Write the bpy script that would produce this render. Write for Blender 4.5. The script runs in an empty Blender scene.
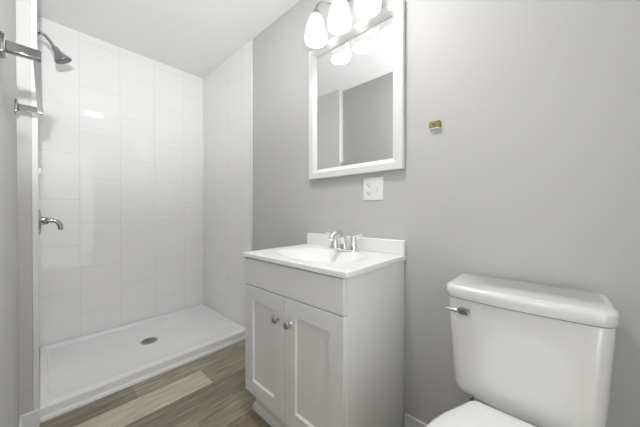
import bpy, bmesh, math, random
from mathutils import Vector, Matrix
random.seed(7)
scene = bpy.context.scene
PI = math.pi
H = 1.015            # lens height above the floor
WR, WL = 1.15, -0.07  # vanity wall / left wall
CEIL = 2.393
YS0, YS1 = 1.795, 2.689   # shower front trim / shower back wall
YB = -0.45           # wall behind the photographer

# ------------------------------------------------------------------ camera
cd = bpy.data.cameras.new('camera'); cam = bpy.data.objects.new('camera', cd)
scene.collection.objects.link(cam); scene.camera = cam
cd.sensor_width = 36.0; cd.lens = 36.0 * 256.6 / 640.0
cd.clip_start = 0.005
cam.location = (0, 0, H)
cam.rotation_euler = (PI/2 - 0.0061, 0, -0.8284)

# ------------------------------------------------------------------ world, exposure
w = bpy.data.worlds.new('World'); scene.world = w; w.use_nodes = True
w.node_tree.nodes['Background'].inputs[0].default_value = (1.0, 1.0, 0.985, 1)
w.node_tree.nodes['Background'].inputs[1].default_value = 1.35
vs = scene.view_settings
vs.view_transform = 'Standard'; vs.look = 'None'; vs.gamma = 1.0; vs.use_curve_mapping = False
vs.exposure = 0.60
BULB_E, CEIL_E, FILL_W = 11.0, 132.0, 85.0
# added fill spot near the camera, aimed at the ceiling to even out brightness
fl = bpy.data.lights.new('ceiling_fill_spot', 'SPOT'); fl.energy = FILL_W; fl.shadow_soft_size = 0.02
fl.spot_size = math.radians(86); fl.spot_blend = 0.9
flo = bpy.data.objects.new('ceiling_fill_spot', fl); scene.collection.objects.link(flo)
flo.location = (-0.045, -0.10, 1.30)
flo.rotation_euler = (Vector((0.13, 1.55, CEIL)) - flo.location).to_track_quat('-Z', 'Y').to_euler()

# ------------------------------------------------------------------ materials
def mat(name, col, rough=0.5, metal=0.0, noise=0.0, nscale=8.0, bump=0.0, bscale=200.0, coat=0.0, spec=0.5):
    m = bpy.data.materials.new(name); m.use_nodes = True
    nt = m.node_tree; b = nt.nodes['Principled BSDF']
    b.inputs['Base Color'].default_value = (*col, 1)
    b.inputs['Roughness'].default_value = rough
    b.inputs['Metallic'].default_value = metal
    b.inputs['Coat Weight'].default_value = coat
    b.inputs['Specular IOR Level'].default_value = spec
    tc = nt.nodes.new('ShaderNodeTexCoord')
    n = nt.nodes.new('ShaderNodeTexNoise'); n.inputs['Scale'].default_value = nscale
    nt.links.new(tc.outputs['Object'], n.inputs['Vector'])
    mix = nt.nodes.new('ShaderNodeMix'); mix.data_type = 'RGBA'
    nt.links.new(n.outputs['Fac'], mix.inputs[0])
    mix.inputs[6].default_value = (*[c * (1 - noise) for c in col], 1)
    mix.inputs[7].default_value = (*[min(1, c * (1 + noise)) for c in col], 1)
    nt.links.new(mix.outputs[2], b.inputs['Base Color'])
    if bump > 0:
        n2 = nt.nodes.new('ShaderNodeTexNoise'); n2.inputs['Scale'].default_value = bscale
        nt.links.new(tc.outputs['Object'], n2.inputs['Vector'])
        bp = nt.nodes.new('ShaderNodeBump'); bp.inputs['Strength'].default_value = bump
        bp.inputs['Distance'].default_value = 0.002
        nt.links.new(n2.outputs['Fac'], bp.inputs['Height'])
        nt.links.new(bp.outputs['Normal'], b.inputs['Normal'])
    return m

def tile_mat(name, axis, off):
    """moulded shower panel: columns of tall tiles, every other column shifted by half a tile"""
    m = mat(name, (0.91, 0.91, 0.91), 0.03, noise=0.004)
    nt = m.node_tree; b = nt.nodes['Principled BSDF']
    g = nt.nodes.new('ShaderNodeNewGeometry')
    s = nt.nodes.new('ShaderNodeSeparateXYZ'); nt.links.new(g.outputs['Position'], s.inputs[0])
    c = nt.nodes.new('ShaderNodeCombineXYZ')
    az = nt.nodes.new('ShaderNodeMath'); az.operation = 'SUBTRACT'; az.inputs[1].default_value = -0.113 + 0.1745
    nt.links.new(s.outputs['Z'], az.inputs[0]); nt.links.new(az.outputs[0], c.inputs['X'])
    ax = nt.nodes.new('ShaderNodeMath'); ax.operation = 'SUBTRACT'; ax.inputs[1].default_value = off
    nt.links.new(s.outputs[axis], ax.inputs[0]); nt.links.new(ax.outputs[0], c.inputs['Y'])
    br = nt.nodes.new('ShaderNodeTexBrick')
    br.offset = 0.5; br.offset_frequency = 2; br.squash = 1.0
    br.inputs['Scale'].default_value = 1.0
    br.inputs['Brick Width'].default_value = 0.349
    br.inputs['Row Height'].default_value = 0.25
    br.inputs['Mortar Size'].default_value = 0.0022
    br.inputs['Mortar Smooth'].default_value = 0.6
    nt.links.new(c.outputs[0], br.inputs['Vector'])
    br.inputs['Color1'].default_value = (0.91, 0.91, 0.91, 1)
    br.inputs['Color2'].default_value = (0.905, 0.905, 0.905, 1)
    br.inputs['Mortar'].default_value = (0.78, 0.78, 0.78, 1)
    nt.links.new(br.outputs['Color'], b.inputs['Base Color'])
    bp = nt.nodes.new('ShaderNodeBump'); bp.invert = True
    bp.inputs['Strength'].default_value = 0.35; bp.inputs['Distance'].default_value = 0.002
    nt.links.new(br.outputs['Fac'], bp.inputs['Height'])
    nt.links.new(bp.outputs['Normal'], b.inputs['Normal'])
    return m

def wood_mat(name, dark, light):
    m = bpy.data.materials.new(name); m.use_nodes = True
    nt = m.node_tree; b = nt.nodes['Principled BSDF']
    b.inputs['Roughness'].default_value = 0.42
    tc = nt.nodes.new('ShaderNodeTexCoord')
    mp = nt.nodes.new('ShaderNodeMapping'); mp.inputs['Scale'].default_value = (2.2, 26, 1)
    nt.links.new(tc.outputs['Object'], mp.inputs['Vector'])
    n = nt.nodes.new('ShaderNodeTexNoise'); n.inputs['Scale'].default_value = 2.0
    n.inputs['Detail'].default_value = 7; n.inputs['Roughness'].default_value = 0.62
    n.inputs['Distortion'].default_value = 0.9
    nt.links.new(mp.outputs[0], n.inputs['Vector'])
    cr = nt.nodes.new('ShaderNodeValToRGB')
    cr.color_ramp.elements[0].position = 0.32; cr.color_ramp.elements[0].color = (*dark, 1)
    cr.color_ramp.elements[1].position = 0.68; cr.color_ramp.elements[1].color = (*light, 1)
    nt.links.new(n.outputs['Fac'], cr.inputs[0]); nt.links.new(cr.outputs[0], b.inputs['Base Color'])
    bp = nt.nodes.new('ShaderNodeBump'); bp.inputs['Strength'].default_value = 0.12
    bp.inputs['Distance'].default_value = 0.001
    nt.links.new(n.outputs['Fac'], bp.inputs['Height']); nt.links.new(bp.outputs['Normal'], b.inputs['Normal'])
    return m

def glow_mat(name, col, strength):
    m = mat(name, (0.9, 0.9, 0.9), 0.35)
    b = m.node_tree.nodes['Principled BSDF']
    b.inputs['Emission Color'].default_value = (*col, 1)
    b.inputs['Emission Strength'].default_value = strength
    return m

M = {
 'wall': mat('grey_wall_paint', (0.56, 0.56, 0.555), 0.55, noise=0.01, nscale=3, bump=0.10, bscale=260),
 'ceil': mat('ceiling_paint', (0.90, 0.90, 0.90), 0.8, noise=0.008, bump=0.08),
 'trim': mat('white_trim_paint', (0.77, 0.77, 0.77), 0.35, noise=0.005),
 'pan': mat('white_shower_acrylic', (0.90, 0.90, 0.90), 0.25, noise=0.004),
 'tileX': tile_mat('moulded_tile_back', 'X', 0.205 - 0.25*4),
 'tileY': tile_mat('moulded_tile_side', 'Y', YS1 - 0.25*10),
 'cab': mat('vanity_grey_white_paint', (0.82, 0.82, 0.81), 0.4, noise=0.006),
 'mframe': mat('mirror_frame_white', (0.80, 0.80, 0.80), 0.35, noise=0.004),
 'top': mat('cultured_marble', (0.88, 0.88, 0.875), 0.26, noise=0.006, nscale=5),
 'porc': mat('white_porcelain', (0.79, 0.79, 0.78), 0.08, noise=0.003, coat=1.0),
 'seat': mat('seat_plastic', (0.84, 0.84, 0.835), 0.22, noise=0.003),
 'chrome': mat('chrome', (0.82, 0.82, 0.83), 0.09, metal=1.0, noise=0.01),
 'steel': mat('polished_steel', (0.40, 0.40, 0.405), 0.12, metal=1.0, noise=0.02),
 'satin': mat('satin_metal', (0.72, 0.72, 0.72), 0.32, metal=1.0, noise=0.01),
 'nickel': mat('brushed_nickel', (0.40, 0.395, 0.385), 0.3, metal=1.0, noise=0.03, nscale=60),
 'brass': mat('brass', (0.40, 0.31, 0.13), 0.30, metal=1.0, noise=0.06, nscale=60),
 'dark': mat('dark_plastic', (0.04, 0.04, 0.04), 0.5, noise=0.05),
 'darkmetal': mat('dark_steel', (0.16, 0.16, 0.16), 0.35, metal=0.8, noise=0.05),
 'plate': mat('white_plastic', (0.86, 0.86, 0.86), 0.3, noise=0.003),
 'gap': mat('plank_joint_highlight', (0.52, 0.49, 0.40), 0.7, noise=0.05),  # joint colour made pale to imitate highlights on the plank bevels
 'wlight': wood_mat('plank_light', (0.40, 0.36, 0.265), (0.66, 0.61, 0.47)),
 'wmid': wood_mat('plank_mid', (0.18, 0.157, 0.106), (0.44, 0.395, 0.285)),
 'wdark': wood_mat('plank_dark', (0.135, 0.117, 0.077), (0.34, 0.30, 0.215)),
 'wbrown': wood_mat('plank_brown', (0.13, 0.108, 0.068), (0.33, 0.282, 0.195)),
 'bulb': glow_mat('lit_bulb', (1.0, 0.98, 0.95), BULB_E),
 'lens': glow_mat('lit_ceiling_lens', (1.0, 0.985, 0.97), CEIL_E),
}
sg = bpy.data.materials.new('frosted_white_glass'); sg.use_nodes = True
nt = sg.node_tree; pb = nt.nodes['Principled BSDF']; out = nt.nodes['Material Output']
pb.inputs['Base Color'].default_value = (0.93, 0.93, 0.92, 1); pb.inputs['Roughness'].default_value = 0.25
pb.inputs['Emission Color'].default_value = (1, 0.985, 0.965, 1); pb.inputs['Emission Strength'].default_value = 0.22
tr = nt.nodes.new('ShaderNodeBsdfTranslucent'); tr.inputs[0].default_value = (0.97, 0.965, 0.955, 1)
mx = nt.nodes.new('ShaderNodeMixShader'); mx.inputs[0].default_value = 0.06
nt.links.new(pb.outputs[0], mx.inputs[1]); nt.links.new(tr.outputs[0], mx.inputs[2]); nt.links.new(mx.outputs[0], out.inputs['Surface'])
M['shade'] = sg
M['porc'].node_tree.nodes['Principled BSDF'].inputs['IOR'].default_value = 1.75
mg = bpy.data.materials.new('mirror_glass'); mg.use_nodes = True
b = mg.node_tree.nodes['Principled BSDF']; b.inputs['Metallic'].default_value = 1
b.inputs['Base Color'].default_value = (0.84, 0.845, 0.845, 1); b.inputs['Roughness'].default_value = 0.0
M['mirror'] = mg

# ------------------------------------------------------------------ mesh helpers
def link(name, bm, m, parent=None, smooth=False, bevel=0.0, seg=3, angle=35, subsurf=0):
    me = bpy.data.meshes.new(name)
    bmesh.ops.recalc_face_normals(bm, faces=bm.faces)
    bm.to_mesh(me); bm.free()
    o = bpy.data.objects.new(name, me); scene.collection.objects.link(o)
    for mm in (m if isinstance(m, (list, tuple)) else [m]): me.materials.append(mm)
    if parent is not None:
        o.parent = parent
        p = parent; off = Vector((0, 0, 0))
        while p is not None:
            off += p.location; p = p.parent
        me.transform(Matrix.Translation(-off))
    if bevel > 0:
        bv = o.modifiers.new('bevel', 'BEVEL'); bv.width = bevel; bv.segments = seg
        bv.limit_method = 'ANGLE'; bv.angle_limit = math.radians(40)
    if subsurf:
        ss = o.modifiers.new('sub', 'SUBSURF'); ss.levels = subsurf; ss.render_levels = subsurf
    if smooth or bevel > 0:
        me.shade_smooth()
        if not subsurf:
            try: me.set_sharp_from_angle(angle=math.radians(angle))
            except Exception: pass
    return o

def box(bm, x0, x1, y0, y1, z0, z1):
    vs_ = [bm.verts.new(p) for p in ((x0,y0,z0),(x1,y0,z0),(x1,y1,z0),(x0,y1,z0),(x0,y0,z1),(x1,y0,z1),(x1,y1,z1),(x0,y1,z1))]
    for f in ((0,3,2,1),(4,5,6,7),(0,1,5,4),(1,2,6,5),(2,3,7,6),(3,0,4,7)):
        bm.faces.new([vs_[i] for i in f])
    return bm
def B(*a):
    bm = bmesh.new(); return box(bm, *a)

def loft(bm, rings, cap0=True, cap1=True):
    rv = [[bm.verts.new(p) for p in r] for r in rings]
    n = len(rv[0])
    for a, c in zip(rv, rv[1:]):
        for i in range(n):
            j = (i + 1) % n
            bm.faces.new((a[i], a[j], c[j], c[i]))
    if cap0: bm.faces.new(rv[0][::-1])
    if cap1: bm.faces.new(rv[-1])
    return bm

def frame_of(d):
    d = d.normalized(); up = Vector((0, 0, 1)) if abs(d.z) < 0.9 else Vector((0, 1, 0))
    a = d.cross(up).normalized(); return a, d.cross(a).normalized()

def lathe(bm, origin, axis, prof, n=32, cap0=True, cap1=True):
    """prof: list of (distance along axis, radius)"""
    o = Vector(origin); d = Vector(axis).normalized(); a, c = frame_of(d)
    rings = [[o + d*t + (a*math.cos(2*PI*i/n) + c*math.sin(2*PI*i/n))*max(r, 1e-4) for i in range(n)] for t, r in prof]
    return loft(bm, rings, cap0, cap1)

def catmull(pts, k=8):
    pts = [Vector(p) for p in pts]; P = [2*pts[0]-pts[1]] + pts + [2*pts[-1]-pts[-2]]
    out = []
    for i in range(1, len(P)-2):
        for j in range(k):
            t = j / k
            out.append(0.5*((2*P[i]) + (P[i+1]-P[i-1])*t + (2*P[i-1]-5*P[i]+4*P[i+1]-P[i+2])*t*t + (3*P[i]-P[i-1]-3*P[i+1]+P[i+2])*t**3))
    out.append(pts[-1]); return out

def tube(bm, pts, rad, n=16, k=8, flat=1.0):
    """smooth tube; rad is a number or a list along pts; flat squeezes it across"""
    P = catmull(pts, k); R = []
    for i in range(len(P)):
        if isinstance(rad, (int, float)): R.append(rad)
        else:
            t = i / k; a = min(int(t), len(rad)-2); R.append(rad[a] + (rad[a+1]-rad[a])*(t-a))
    rings = []; prev = None
    for i, p in enumerate(P):
        d = (P[min(i+1, len(P)-1)] - P[max(i-1, 0)]).normalized()
        if prev is None: a, c = frame_of(d)
        else:
            a = (prev - d*prev.dot(d)).normalized(); c = d.cross(a)
        prev = a
        rings.append([p + a*R[i]*math.cos(2*PI*q/n) + c*R[i]*flat*math.sin(2*PI*q/n) for q in range(n)])
    return loft(bm, rings)

def rrect(cx, cy, hx, hy, r, z, k=6, rb=None):
    """rounded rectangle ring; r = radius of the front (-X) corners, rb of the back ones"""
    rb = r if rb is None else rb; pts = []
    for sx, sy, a0, rr in ((1, 1, 0, rb), (-1, 1, PI/2, r), (-1, -1, PI, r), (1, -1, 1.5*PI, rb)):
        for i in range(k+1):
            a = a0 + PI/2*i/k
            pts.append((cx + sx*(hx-rr) + rr*math.cos(a), cy + sy*(hy-rr) + rr*math.sin(a), z))
    return pts

def tag(o, label, cat, group=None):
    o['label'] = label; o['category'] = cat
    if group: o['group'] = group
    return o
def thing(name, loc, label, cat, group=None):
    o = bpy.data.objects.new(name, None); scene.collection.objects.link(o)
    o.location = loc; o.empty_display_size = 0.05
    return tag(o, label, cat, group)
def struct(name, bm, m, **kw):
    o = link(name, bm, m, **kw); o['kind'] = 'structure'; return o

# ------------------------------------------------------------------ room shell
XF = WL; T = 0.1
struct('wall_right', B(WR, WR+T, YB-T, YS1+T, 0, CEIL), M['wall'])
struct('wall_left', B(WL-T, WL, YB-T, YS1+T, 0, CEIL), M['wall'])
struct('wall_far', B(WL, WR, YS1+0.006, YS1+T, 0, CEIL), M['wall'])
struct('ceiling', B(WL-T, WR+T, YB-T, YS1+T, CEIL, CEIL+T), M['ceil'])
# wing wall that narrows the shower on the left
struct('wall_wing', B(WL, -0.026, YS0, YS1+0.006, 0, CEIL), M['wall'])
# wall behind the photographer with its doorway
bm = bmesh.new()
DX0, DX1, DZ = 0.00, 0.62, 2.03
box(bm, WL, DX0, YB-T, YB, 0, CEIL); box(bm, DX1, WR, YB-T, YB, 0, CEIL); box(bm, DX0, DX1, YB-T, YB, DZ, CEIL)
struct('wall_back', bm, M['wall'])
bm = bmesh.new()
box(bm, DX0-0.06, DX0, YB, YB+0.014, 0, DZ+0.06); box(bm, DX1, DX1+0.06, YB, YB+0.014, 0, DZ+0.06); box(bm, DX0, DX1, YB, YB+0.014, DZ, DZ+0.06)
struct('trim_1', bm, M['trim'], bevel=0.003)

# floor: one surface of planks running across the room
bm = bmesh.new()
box(bm, WL-T, WR+T, YB-0.9, YS1+T, -0.06, -0.0015)
for f in bm.faces: f.material_index = 4
PW = 0.176; Y0 = 1.674
LIGHT, MID, DARK, BROWN = 0, 1, 2, 3
rows = {0: [(0.36, DARK), (1.6, MID)], -1: [(0.69, LIGHT), (1.6, MID)], -2: [(1.6, DARK)], -3: [(0.28, DARK), (1.6, MID)],
        -4: [(0.2, DARK), (1.6, BROWN)], -5: [(0.7, MID), (1.6, LIGHT)], -6: [(0.4, BROWN), (1.6, DARK)]}
for r in range(-16, 3):
    ya, yb = Y0 + r*PW, Y0 + (r+1)*PW
    x = WL - 0.05
    segs = rows.get(r) or [(random.uniform(0, 0.5), random.randint(0, 3)), (random.uniform(0.8, 1.1), random.randint(0, 3)), (1.6, random.randint(0, 3))]
    for xe, mi in segs:
        xe2 = min(xe, WR + 0.05); g = 0.0013
        box(bm, x+g, xe2-g, ya+g, yb-g, -0.001, 0)
        bm.faces.ensure_lookup_table()
        for f in bm.faces[-6:]: f.material_index = mi
        x = xe2
        if xe2 >= WR + 0.05: break
struct('floor', bm, [M['wlight'], M['wmid'], M['wdark'], M['wbrown'], M['gap']])

# baseboards
def board(name, x0, x1, y0, y1, h=0.088):
    return struct(name, B(x0, x1, y0, y1, 0, h), M['trim'], bevel=0.004)
board('baseboard_right', WR-0.013, WR, YB, 0.515, 0.08)
board('baseboard_left', WL, WL+0.013, YB, YS0-0.013)
board('baseboard_wing', WL, -0.010, YS0-0.013, YS0)

# ------------------------------------------------------------------ shower: panels, edge trims, pan
struct('wall_shower_back', B(-0.008, WR-0.006, YS1, YS1+0.006, 0.03, CEIL), M['tileX'])
struct('wall_shower_right', B(WR-0.006, WR, YS0, YS1+0.006, 0.03, CEIL), M['tileY'])
struct('wall_shower_left', B(-0.026, -0.008, YS0, YS1+0.006, 0.03, CEIL), M['tileY'])
struct('trim_2', B(WR-0.016, WR, YS0-0.012, YS0+0.006, 0, CEIL), M['trim'], bevel=0.003)
struct('trim_3', B(-0.027, -0.006, YS0-0.003, YS0+0.004, 0, CEIL), M['trim'], bevel=0.003)

px0, px1, py0, py1 = -0.0078, WR-0.008, 1.835, YS1-0.002
pan = thing('shower_pan', ((px0+px1)/2, (py0+py1)/2, 0), 'white acrylic shower pan with low front curb below the tiled walls', 'shower pan')
bm = bmesh.new()
# rings stepping inward: outer wall, curb top, inner cove, floor falling to the drain
def ring(x0, x1, y0, y1, z, zf=None, n=10):
    zf = z if zf is None else zf
    p = []
    for i in range(n): p.append((x0+(x1-x0)*i/n, y0, zf))
    for i in range(n): p.append((x1, y0+(y1-y0)*i/n, zf if i == 0 else z))
    for i in range(n): p.append((x1-(x1-x0)*i/n, y1, z))
    for i in range(n): p.append((x0, y1-(y1-y0)*i/n, z))
    return p
DC = Vector((0.556, 2.27, 0))
def circ(r, z, n=40):
    p = []
    src = ring(px0, px1, py0, py1, 0)
    for q in src:
        d = Vector((q[0]-DC.x, q[1]-DC.y, 0)).normalized()*r
        p.append((DC.x+d.x, DC.y+d.y, z))
    return p
loft(bm, [ring(px0, px1, py0, py1, 0.0), ring(px0, px1, py0, py1, 0.056), ring(px0+.003, px1-.003, py0+.004, py1-.003, 0.062),
          ring(px0+.032, px1-.034, py0+.040, py1-.034, 0.062), ring(px0+.036, px1-.038, py0+.050, py1-.038, 0.055, 0.0605),
          ring(px0+.044, px1-.046, py0+.080, py1-.046, 0.040, 0.054), ring(px0+.06, px1-.06, py0+.17, py1-.06, 0.038, 0.041), circ(0.058, 0.0355)], True, True)
link('basin', bm, M['pan'], pan, smooth=True, angle=28)
# rounded moulding along the foot of the curb
bm = bmesh.new(); prof = [(0, 0)] + [(-0.017*math.cos(a*PI/16), 0.019*math.sin(a*PI/16)) for a in range(9)]
loft(bm, [[(x, py0 + dy, dz) for dy, dz in prof] for x in (-0.006, WR-0.018)])
link('base_moulding', bm, M['trim'], pan, smooth=True, angle=50)
bm = bmesh.new(); lathe(bm, (DC.x, DC.y, 0.0305), (0, 0, 1), [(0, .056), (.006, .056), (.008, .052), (.008, .046), (.006, .045)], 40)
dr = link('drain', bm, M['nickel'], pan, smooth=True)
bm = bmesh.new()
for ri, cnt in ((.036, 20), (.025, 14), (.013, 8)):
    for i in range(cnt):
        a = 2*PI*i/cnt
        lathe(bm, (DC.x+ri*math.cos(a), DC.y+ri*math.sin(a), 0.0360), (0, 0, 1), [(0, .0036), (.0012, .0036)], 8)
link('drain_holes', bm, M['dark'], dr)

# shower head on its arm
sh = thing('overhead_shower', (-0.008, 2.25, 2.075), 'chrome cone shower head on a bent arm high on the shower wall', 'shower head')
bm = bmesh.new(); lathe(bm, (-0.008, 2.25, 2.075), (1, 0, 0), [(0, .030), (.004, .029), (.010, .018), (.013, .011)], 32); link('flange', bm, M['steel'], sh, smooth=True)
bm = bmesh.new(); tube(bm, [(-0.006, 2.25, 2.075), (.020, 2.25, 2.070), (.044, 2.25, 2.045), (.062, 2.25, 2.012), (.068, 2.25, 2.003)], .0095); link('arm', bm, M['steel'], sh, smooth=True)
ax = Vector((0.50, 0.0, -0.86)).normalized()
bm = bmesh.new(); lathe(bm, (.062, 2.25, 2.018), ax, [(0, .012), (.004, .016), (.016, .017), (.022, .015), (.030, .019), (.052, .031), (.070, .042), (.076, .044), (.080, .043)], 36); link('head', bm, M['steel'], sh, smooth=True, angle=50)
bm = bmesh.new(); lathe(bm, Vector((.062, 2.25, 2.018))+ax*.0795, ax, [(0, .040), (.0025, .039), (.004, .03), (.0045, .01)], 36)
fp = link('spray_face', bm, M['darkmetal'], sh, smooth=True)

# shower valve
sv = thing('shower_valve', (-0.008, 2.25, .956), 'chrome shower valve with a downward curved lever on the shower wall', 'shower valve')
bm = bmesh.new(); lathe(bm, (-0.008, 2.25, .956), (1, 0, 0), [(0, .078), (.004, .077), (.010, .068), (.013, .040), (.014, .028)], 48); link('escutcheon', bm, M['steel'], sv, smooth=True)
bm = bmesh.new(); lathe(bm, (0.003, 2.25, .962), (1, 0, 0), [(0, .026), (.014, .024), (.018, .020), (.026, .021), (.030, .017)], 32); link('hub', bm, M['steel'], sv, smooth=True)
bm = bmesh.new(); tube(bm, [(.030, 2.25, .962), (.046, 2.25, .962), (.066, 2.25, .957), (.080, 2.25, .940), (.084, 2.25, .915), (.084, 2.25, .905)], [.013, .012, .012, .012, .0115, .010]); link('lever', bm, M['steel'], sv, smooth=True)

# ------------------------------------------------------------------ vanity
CX0, CY0, CY1, CTOP = 0.705, 0.520, 1.138, 0.793
van = thing('vanity_cabinet', ((CX0+WR)/2, .829, 0), 'light grey two door bathroom vanity cabinet with shaker doors under white sink top', 'cabinet')
bm = bmesh.new()
box(bm, CX0, WR-.002, CY0, CY0+.016, 0.0, CTOP)       # near side
# notch the toe of each side panel by building it in two blocks
bm.free(); bm = bmesh.new()
prof = [(CX0, .128), (CX0, CTOP), (WR-.002, CTOP), (WR-.002, 0), (.765, 0), (.765, .128)]
def prism(bm, prof, y0, y1):
    a = [bm.verts.new((x, y0, z)) for x, z in prof]; c = [bm.verts.new((x, y1, z)) for x, z in prof]
    bm.faces.new(a); bm.faces.new(c[::-1])
    for i in range(len(prof)):
        j = (i+1) % len(prof); bm.faces.new((a[i], c[i], c[j], a[j]))
prism(bm, prof, CY0, CY0+.016)
link('side_panel', bm, M['cab'], van, bevel=.0012)
bm = bmesh.new(); prism(bm, prof, CY1-.016, CY1); link('side_panel', bm, M['cab'], van, bevel=.0012)
bm = bmesh.new()   # face frame and bottom
box(bm, CX0, CX0+.018, CY0+.016, CY0+.05, .128, CTOP); box(bm, CX0, CX0+.018, CY1-.05, CY1-.016, .128, CTOP)
box(bm, CX0, CX0+.018, CY0+.05, CY1-.05, .64, CTOP); box(bm, CX0, CX0+.018, CY0+.05, CY1-.05, .128, .17)
box(bm, CX0+.018, WR-.002, CY0+.016, CY1-.016, .128, .144)
link('face_frame', bm, M['cab'], van)
link('toe_kick', B(.750, .765, CY0+.002, CY1-.002, 0, .128), M['cab'], van)
bm = bmesh.new(); prof = [(0, 0), (0, .030)] + [(-.016*math.sin(a*PI/12), .014 + .016*math.cos(a*PI/12)) for a in range(7)] + [(-.016, 0)]
loft(bm, [[(.750+dx, y, dz) for dx, dz in prof] for y in (CY0+.002, CY1+.006)])
link('shoe_moulding', bm, M['cab'], van, smooth=True, angle=50)
DF = 0.686                                            # plane of the door fronts
def panel_door(y0, y1, z0, z1, rail):
    bm = bmesh.new(); x0, x1, xp = DF, CX0-.0005, DF+.009
    def rg(m_, x): return [(x, y0+m_, z0+m_), (x, y1-m_, z0+m_), (x, y1-m_, z1-m_), (x, y0+m_, z1-m_)]
    loft(bm, [rg(0, x1), rg(0, x0+.0015), rg(.0015, x0), rg(rail, x0), rg(rail+.004, xp)], True, True)
    return bm
SPLIT = .8335
for k, (y0, y1, ky) in enumerate(((SPLIT+.0016, CY1-.003, .868), (CY0+.003, SPLIT-.0016, .792))):
    d = link('door', panel_door(y0, y1, .136, .6585, .066), M['cab'], van)
    bm = bmesh.new(); lathe(bm, (DF, ky, .560), (-1, 0, 0), [(0, .0085), (.003, .008), (.006, .0055), (.014, .0055), (.018, .010), (.022, .0145), (.026, .0145), (.030, .011), (.0315, .004)], 28)
    link('knob', bm, M['nickel'], d, smooth=True, angle=60)
bm = bmesh.new(); box(bm, DF, CX0-.0005, CY0+.003, CY1-.003, .6625, CTOP-.004)
link('false_drawer_front', bm, M['cab'], van, bevel=.002)

# sink top with its moulded basin and backsplash
TX0, TY0, TY1, TZ0, TZ1 = 0.682, 0.510, 1.148, CTOP, 0.815
st = thing('sink_top', ((TX0+WR)/2, .829, TZ0), 'glossy white moulded sink top with oval basin and backsplash on grey vanity', 'sink')
bm = bmesh.new(); NX, NY = 72, 100; bx, by, rx, ry, dep = .895, .829, .150, .230, .105
def top_z(x, y):
    q = ((abs(x-bx)/rx)**2.4 + (abs(y-by)/ry)**2.4)**(1/2.4)
    z = TZ1
    if q < 1.06: z -= dep*(1-(q/1.06)**2.2)**1.7
    e = min(x-TX0, y-TY0, TY1-y)
    if e < .006: z -= .006 - math.sqrt(max(0, .006**2-(.006-e)**2))
    return z
def grad(n, a, c, ed=.006):
    L = [a, a+.001, a+.003, a+ed]; L += [a+ed+(c-a-2*ed)*i/n for i in range(1, n)]; return L + [c-ed, c-.003, c-.001, c]
xs = grad(NX, TX0, WR-.001); ys = grad(NY, TY0, TY1)
gv = [[bm.verts.new((x, y, top_z(x, y))) for y in ys] for x in xs]
for i in range(len(xs)-1):
    for j in range(len(ys)-1):
        bm.faces.new((gv[i][j], gv[i+1][j], gv[i+1][j+1], gv[i][j+1]))
# skirt
edge = [gv[0][j] for j in range(len(ys))] + [gv[i][-1] for i in range(1, len(xs))] + [gv[-1][j] for j in range(len(ys)-2, -1, -1)] + [gv[i][0] for i in range(len(xs)-2, 0, -1)]
low = [bm.verts.new((v.co.x, v.co.y, TZ0+.0005)) for v in edge]
for i in range(len(edge)):
    j = (i+1) % len(edge); bm.faces.new((edge[i], edge[j], low[j], low[i]))
link('countertop', bm, M['top'], st, smooth=True, angle=50)
link('backsplash', B(WR-.022, WR-.001, TY0+.001, TY1-.001, TZ1-.001, .883), M['top'], st, bevel=.004)
bm = bmesh.new(); lathe(bm, (bx, by, top_z(bx, by)), (0, 0, 1), [(0, .022), (.002, .022), (.003, .018), (.0015, .012)], 28); link('drain', bm, M['chrome'], st, smooth=True)

# faucet
FX, FY = 1.072, .815
fa = thing('faucet', (FX, FY, TZ1), 'chrome two handle bathroom faucet at the back of the white sink top', 'faucet')
bm = bmesh.new(); loft(bm, [rrect(FX, FY, hx, hy, r, z) for hx, hy, r, z in ((.028, .090, .027, TZ1+.0003), (.028, .090, .027, TZ1+.006), (.024, .081, .023, TZ1+.011), (.015, .07, .014, TZ1+.013))]); link('base_plate', bm, M['chrome'], fa, smooth=True)
bm = bmesh.new(); tube(bm, [(FX, FY, TZ1+.008), (FX-.002, FY, TZ1+.040), (FX-.014, FY, TZ1+.074), (FX-.040, FY, TZ1+.091), (FX-.072, FY, TZ1+.088), (FX-.098, FY, TZ1+.072), (FX-.104, FY, TZ1+.062)], [.026, .020, .017, .0165, .016, .0155, .0145], 20); link('spout', bm, M['chrome'], fa, smooth=True)
for s in (1, -1):
    y = FY + s*.061
    bm = bmesh.new(); lathe(bm, (FX, y, TZ1+.008), (0, 0, 1), [(0, .027), (.010, .0255), (.030, .020), (.050, .0155), (.062, .014), (.069, .011), (.072, .003)], 28)
    hd = link('handle', bm, M['chrome'], fa, smooth=True, angle=60)
    bm = bmesh.new(); tube(bm, [(FX, y-s*.004, TZ1+.072), (FX+.002, y+s*.014, TZ1+.079), (FX+.004, y+s*.040, TZ1+.085), (FX+.005, y+s*.058, TZ1+.085)], [.011, .0105, .009, .007], 14, flat=.6); link('lever', bm, M['chrome'], hd, smooth=True)

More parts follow.
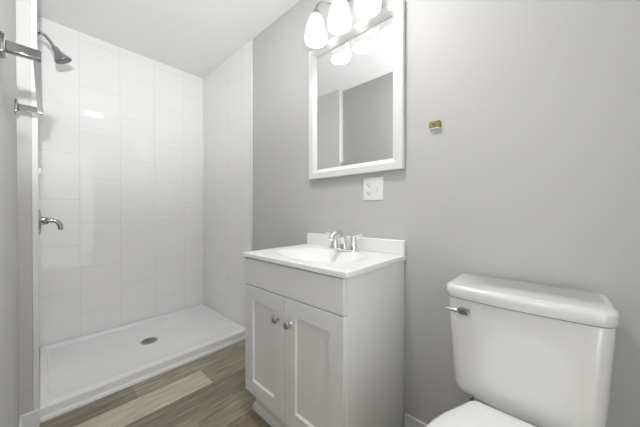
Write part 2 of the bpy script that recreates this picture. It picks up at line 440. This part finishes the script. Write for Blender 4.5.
# ------------------------------------------------------------------ mirror
MY0, MY1, MZ0, MZ1 = .515, 1.125, 1.214, 2.000
mi = thing('wall_mirror', (WR, (MY0+MY1)/2, MZ0), 'rectangular mirror in a wide white frame hanging above the vanity', 'mirror')
def rg(m_, x): return [(x, MY0+m_, MZ0+m_), (x, MY1-m_, MZ0+m_), (x, MY1-m_, MZ1-m_), (x, MY0+m_, MZ1-m_)]
bm = bmesh.new()
loft(bm, [rg(.004, WR-.001), rg(.0, WR-.010), rg(.0, WR-.027), rg(.003, WR-.030), rg(.034, WR-.030), rg(.038, WR-.028), rg(.054, WR-.020), rg(.057, WR-.012), rg(.057, WR-.008)], True, False)
link('frame', bm, M['mframe'], mi)
link('mirror_glass', B(WR-.014, WR-.009, MY0+.055, MY1-.055, MZ0+.055, MZ1-.055), M['mirror'], mi)

# ------------------------------------------------------------------ vanity light
LX, LYS = 1.026, (.972, .807, .642)
vl = thing('vanity_light', (WR, .807, 2.215), 'three shade nickel bath light with lit white glass above the mirror', 'light fixture')
bm = bmesh.new()
loft(bm, [[(x, q[1], 2.215 + q[0]) for q in rrect(0, .807, hz, hy, rr, 0)] for x, hz, hy, rr in ((WR, .045, .105, .044), (WR-.010, .045, .105, .044), (WR-.018, .038, .098, .037))])
link('back_plate', bm, M['nickel'], vl, smooth=True)
for k, y in enumerate(LYS):
    yo = .807 + (y-.807)*.45
    bm = bmesh.new(); tube(bm, [(LX, y, 2.108), (LX+.001, y, 2.136), (LX+.011, y+(yo-y)*.10, 2.159), (LX+.030, y+(yo-y)*.3, 2.169), (LX+.056, y+(yo-y)*.6, 2.165), (LX+.085, y+(yo-y)*.9, 2.172), (WR-.012, yo, 2.190)], .0058, 14)
    link('arm', bm, M['nickel'], vl, smooth=True)
    bm = bmesh.new(); lathe(bm, (LX, y, 2.130), (0, 0, -1), [(0, .007), (.006, .010), (.014, .015), (.026, .022), (.039, .0275), (.043, .028)], 28)
    link('socket_cup', bm, M['nickel'], vl, smooth=True, angle=50)
    bm = bmesh.new()
    outer = [(0, .027), (.008, .033), (.026, .041), (.054, .050), (.080, .0565), (.103, .0615), (.122, .0635), (.134, .063), (.141, .060)]
    inner = [(t, r-.004) for t, r in outer[::-1]]; inner[0] = (.1405, .0565)
    lathe(bm, (LX, y, 2.090), (0, 0, -1), outer + inner, 40)
    s_ = link('lamp_shade', bm, M['shade'], vl, smooth=True, angle=60)
    bm = bmesh.new(); lathe(bm, (LX, y, 2.087), (0, 0, -1), [(0, .013), (.022, .014), (.040, .022), (.058, .029), (.074, .029), (.088, .020), (.095, .006)], 24)
    link('bulb', bm, M['bulb'], vl, smooth=True)

# ------------------------------------------------------------------ ceiling exhaust fan light
cf = thing('ceiling_fan_light', (.512, .64, CEIL), 'square white ceiling fan light with lit lens above the room', 'ceiling light')
bm = bmesh.new(); loft(bm, [rrect(.512, .64, hx, hx, .012, z) for hx, z in ((.145, CEIL), (.145, CEIL-.008), (.135, CEIL-.018), (.110, CEIL-.020))]); link('grille', bm, M['plate'], cf, smooth=True, angle=50)
link('light_lens', B(.435, .590, .590, .690, CEIL-.024, CEIL-.0195), M['lens'], cf)

# ------------------------------------------------------------------ outlet + switch plate
OY, OZ = .684, 1.132
op = thing('outlet_plate', (WR, OY, OZ), 'white two gang wall plate with outlet and switch below the mirror', 'outlet')
link('cover_plate', B(WR-.007, WR, OY-.0575, OY+.0575, OZ-.058, OZ+.058), M['plate'], op, bevel=.003)
bm = bmesh.new(); ry0 = OY+.023
for dz in (-.021, .021):
    loft(bm, [[(x, ry0 + q[1], OZ+dz+q[0]) for q in rrect(0, 0, .0145, .0165, .009, 0)] for x in (WR-.006, WR-.0088)])
rc = link('receptacle', bm, M['plate'], op)
for dz in (-.021, .021):
    link('slot', B(WR-.0092, WR-.0085, ry0+.0052, ry0+.0076, OZ+dz-.002, OZ+dz+.008), M['dark'], rc)
    link('slot', B(WR-.0092, WR-.0085, ry0-.0072, ry0-.0050, OZ+dz-.001, OZ+dz+.007), M['dark'], rc)
    bm = bmesh.new(); lathe(bm, (WR-.0085, ry0, OZ+dz-.008), (-1, 0, 0), [(0, .003), (.0007, .003)], 10)
    link('slot', bm, M['dark'], rc)
bm = bmesh.new(); sy0 = OY-.023
loft(bm, [[(x, sy0 + q[1]*s, OZ + z0 + q[0]*s) for q in rrect(0, 0, .0105, .005, .002, 0)] for x, s, z0 in ((WR-.006, 1.1, 0), (WR-.0085, 1, 0), (WR-.018, .75, .007))])
link('toggle_switch', bm, M['plate'], op, bevel=.001)
for yy, zz in ((ry0, 0), (sy0, .030), (sy0, -.030)):
    bm = bmesh.new(); lathe(bm, (WR-.0065, yy, OZ+zz), (-1, 0, 0), [(0, .0032), (.001, .003), (.0014, .002)], 12)
    link('screw', bm, M['plate'], op, smooth=True)

# ------------------------------------------------------------------ bare brass mounting bracket on the wall
BY, BZ = .381, 1.388
bb = thing('brass_bracket', (WR, BY, BZ), 'small brass mounting bracket left bare on the grey wall above the toilet', 'bracket')
bm = bmesh.new(); loft(bm, [[(x, BY+q[1], BZ+q[0]) for q in rrect(0, 0, hz, hy, r, 0)] for x, hz, hy, r in ((WR, .015, .023, .007), (WR-.012, .015, .023, .007), (WR-.015, .0125, .0205, .006))]); bk = link('bracket_body', bm, M['brass'], bb, smooth=True)
bm = bmesh.new(); lathe(bm, (WR-.0145, BY+.002, BZ), (-1, 0, 0), [(0, .007), (.002, .0065), (.003, .004)], 16); sc = link('set_screw', bm, M['darkmetal'], bb, smooth=True)
link('white_clip', B(WR-.016, WR, BY-.018, BY+.019, BZ-.0185, BZ-.0145), M['plate'], bb, bevel=.001)

# ------------------------------------------------------------------ towel bar on the left wall
tb = thing('towel_bar', (WL, 1.35, 1.45), 'square chrome towel bar on the left wall before the shower', 'towel bar')
ZB = 1.458; Y1, Y2 = 1.085, 1.675
for yy in (Y1, Y2):
    bm = bmesh.new(); loft(bm, [[(x, yy+q[1], ZB+q[0]) for q in rrect(0, 0, h_, h_, .003, 0)] for x, h_ in ((WL, .026), (WL+.006, .026), (WL+.010, .023))]); ro = link('rosette', bm, M['steel'], tb, bevel=.001)
    link('post', B(WL+.009, .0045 + (.006 if yy == Y2 else 0), yy-.012, yy+.012, ZB-.013, ZB+.013), M['steel'], tb, bevel=.002)
bm = bmesh.new()
for f0 in (0,):
    a = [(-.0125, Y1, ZB-.009), (.0035, Y1, ZB-.009), (.0035, Y1, ZB+.009), (-.0125, Y1, ZB+.009)]
    c = [(-.006, Y2, ZB-.009), (.0095, Y2, ZB-.009), (.0095, Y2, ZB+.009), (-.006, Y2, ZB+.009)]
loft(bm, [a, c]); link('bar', bm, M['satin'], tb, bevel=.001)

# ------------------------------------------------------------------ toilet
TC = .080
to = thing('toilet', (.80, TC, 0), 'white two piece porcelain toilet with closed lid against the grey wall', 'toilet')
bm = bmesh.new(); XBk = 1.128
def tring(z, xf, hw, r, bow=.016, cy=.081):
    p = []
    for x, y, zz in rrect((xf+XBk)/2, cy, (XBk-xf)/2, hw, r, z, 8, .025): p.append((x, y, zz))
    # extra points along the front so that it bows gently
    q = []
    for k in range(len(p)):
        q.append(p[k]); a, c = p[k], p[(k+1) % len(p)]
        if abs(a[0]-xf) < 1e-4 and abs(c[0]-xf) < 1e-4 and abs(a[1]-c[1]) > .1:
            for m_ in range(1, 12): q.append((xf, a[1]+(c[1]-a[1])*m_/12, z))
    return [(x - (bow*max(0, 1-((y-cy)/hw)**2) if x < (xf+XBk)/2 else 0), y, zz) for x, y, zz in q]
loft(bm, [tring(.403, .985, .140, .03), tring(.4055, .968, .155, .032), tring(.412, .957, .169, .035), tring(.422, .952, .1765, .036), tring(.437, .950, .179, .036), tring(.50, .948, .183, .035), tring(.60, .944, .188, .034), tring(.7290, .938, .195, .033)])
link('tank', bm, M['porc'], to, smooth=True, angle=60)
bm = bmesh.new()
loft(bm, [tring(.7318, .940, .191, .033), tring(.7326, .932, .196, .034), tring(.735, .929, .199, .035), tring(.7595, .929, .199, .035), tring(.766, .931, .198, .035), tring(.7705, .935, .194, .034), tring(.7728, .942, .188, .032), tring(.7733, .950, .181, .030)])
link('tank_lid', bm, M['porc'], to, smooth=True, angle=60)
# trip lever
bm = bmesh.new(); loft(bm, [[(x, .217+q[1]*k_, .694+q[0]*k_) for q in rrect(0, 0, .0085, .0165, .005, 0)] for x, k_ in ((.950, 1), (.926, 1), (.915, 1), (.912, .85))])
fh = link('flush_handle', bm, M['steel'], to, smooth=True, angle=50)
bm = bmesh.new(); tube(bm, [(.919, .226, .694), (.918, .240, .694), (.918, .256, .693), (.919, .269, .693)], [.0062, .0066, .0055, .0035], 14); link('lever_arm', bm, M['chrome'], fh, smooth=True)
# bowl with pedestal
def egg(z, xb, xf, hw, n=40):
    p = []; cx = (xb+xf)/2; L = (xb-xf)/2
    for i in range(n):
        a = 2*PI*i/n; c, s = math.cos(a), math.sin(a)
        k = 1.0 if c < 0 else .86
        e = abs(c)**k*(1 if c > 0 else -1)
        p.append((cx + L*e, TC + hw*(abs(s)**.92)*(1 if s > 0 else -1), z))
    return p
bm = bmesh.new()
loft(bm, [egg(0, 1.02, .56, .105), egg(.02, 1.02, .56, .105), egg(.06, 1.01, .58, .098), egg(.16, 1.0, .58, .10), egg(.24, 1.0, .54, .125), egg(.31, 1.0, .49, .155), egg(.365, 1.0, .462, .175), egg(.392, 1.0, .458, .178), egg(.399, .99, .464, .172),
          egg(.399, .87, .50, .135), egg(.36, .86, .51, .128), egg(.28, .82, .56, .10), egg(.22, .78, .62, .06)])
link('bowl', bm, M['porc'], to, smooth=True, angle=60)
bm = bmesh.new(); loft(bm, [rrect(1.045, TC, .075, h_, .04, z) for h_, z in ((.09, .20), (.095, .30), (.10, .385), (.10, .4015))]); link('bowl_deck', bm, M['porc'], to, smooth=True, angle=60)
outl = [(.905, .094), (.900, .104), (.885, .114), (.83, .137), (.79, .155), (.74, .171), (.69, .180), (.64, .181), (.59, .172), (.54, .152), (.50, .123), (.47, .088), (.45, .046)]
def seat_ring(z, s=0.0):
    P = [(x, TC+h_) for x, h_ in outl] + [(.444, TC)] + [(x, TC-h_) for x, h_ in outl[::-1]]
    cx = .67
    return [(cx+(x-cx)*(1-s/.22), TC+(y-TC)*(1-s/.18), z) for x, y in P]
bm = bmesh.new(); loft(bm, [seat_ring(.4005, .006), seat_ring(.403, .002), seat_ring(.415, .0015), seat_ring(.419, .005)]); link('seat', bm, M['seat'], to, smooth=True, angle=60)
bm = bmesh.new(); loft(bm, [seat_ring(.4195, .006), seat_ring(.4225, 0.0), seat_ring(.431, 0.0), seat_ring(.4365, .003), seat_ring(.4395, .010), seat_ring(.4415, .03), seat_ring(.4425, .07)]); link('seat_lid', bm, M['seat'], to, smooth=True, angle=60)
for s in (1, -1):
    bm = bmesh.new(); lathe(bm, (.918, TC+s*.112, .392), (0, 0, 1), [(0, .010), (.004, .010), (.006, .0065), (.042, .0065), (.044, .004)], 18); h_ = link('hinge', bm, M['darkmetal'], to, smooth=True)
    h_['label'] = 'dark hinge post'
    bm = bmesh.new(); lathe(bm, (.62, TC+s*.095, .0), (0, 0, 1), [(0, .016), (.012, .016), (.022, .011), (.026, .004)], 18); link('bolt_cap', bm, M['plate'], to, smooth=True)
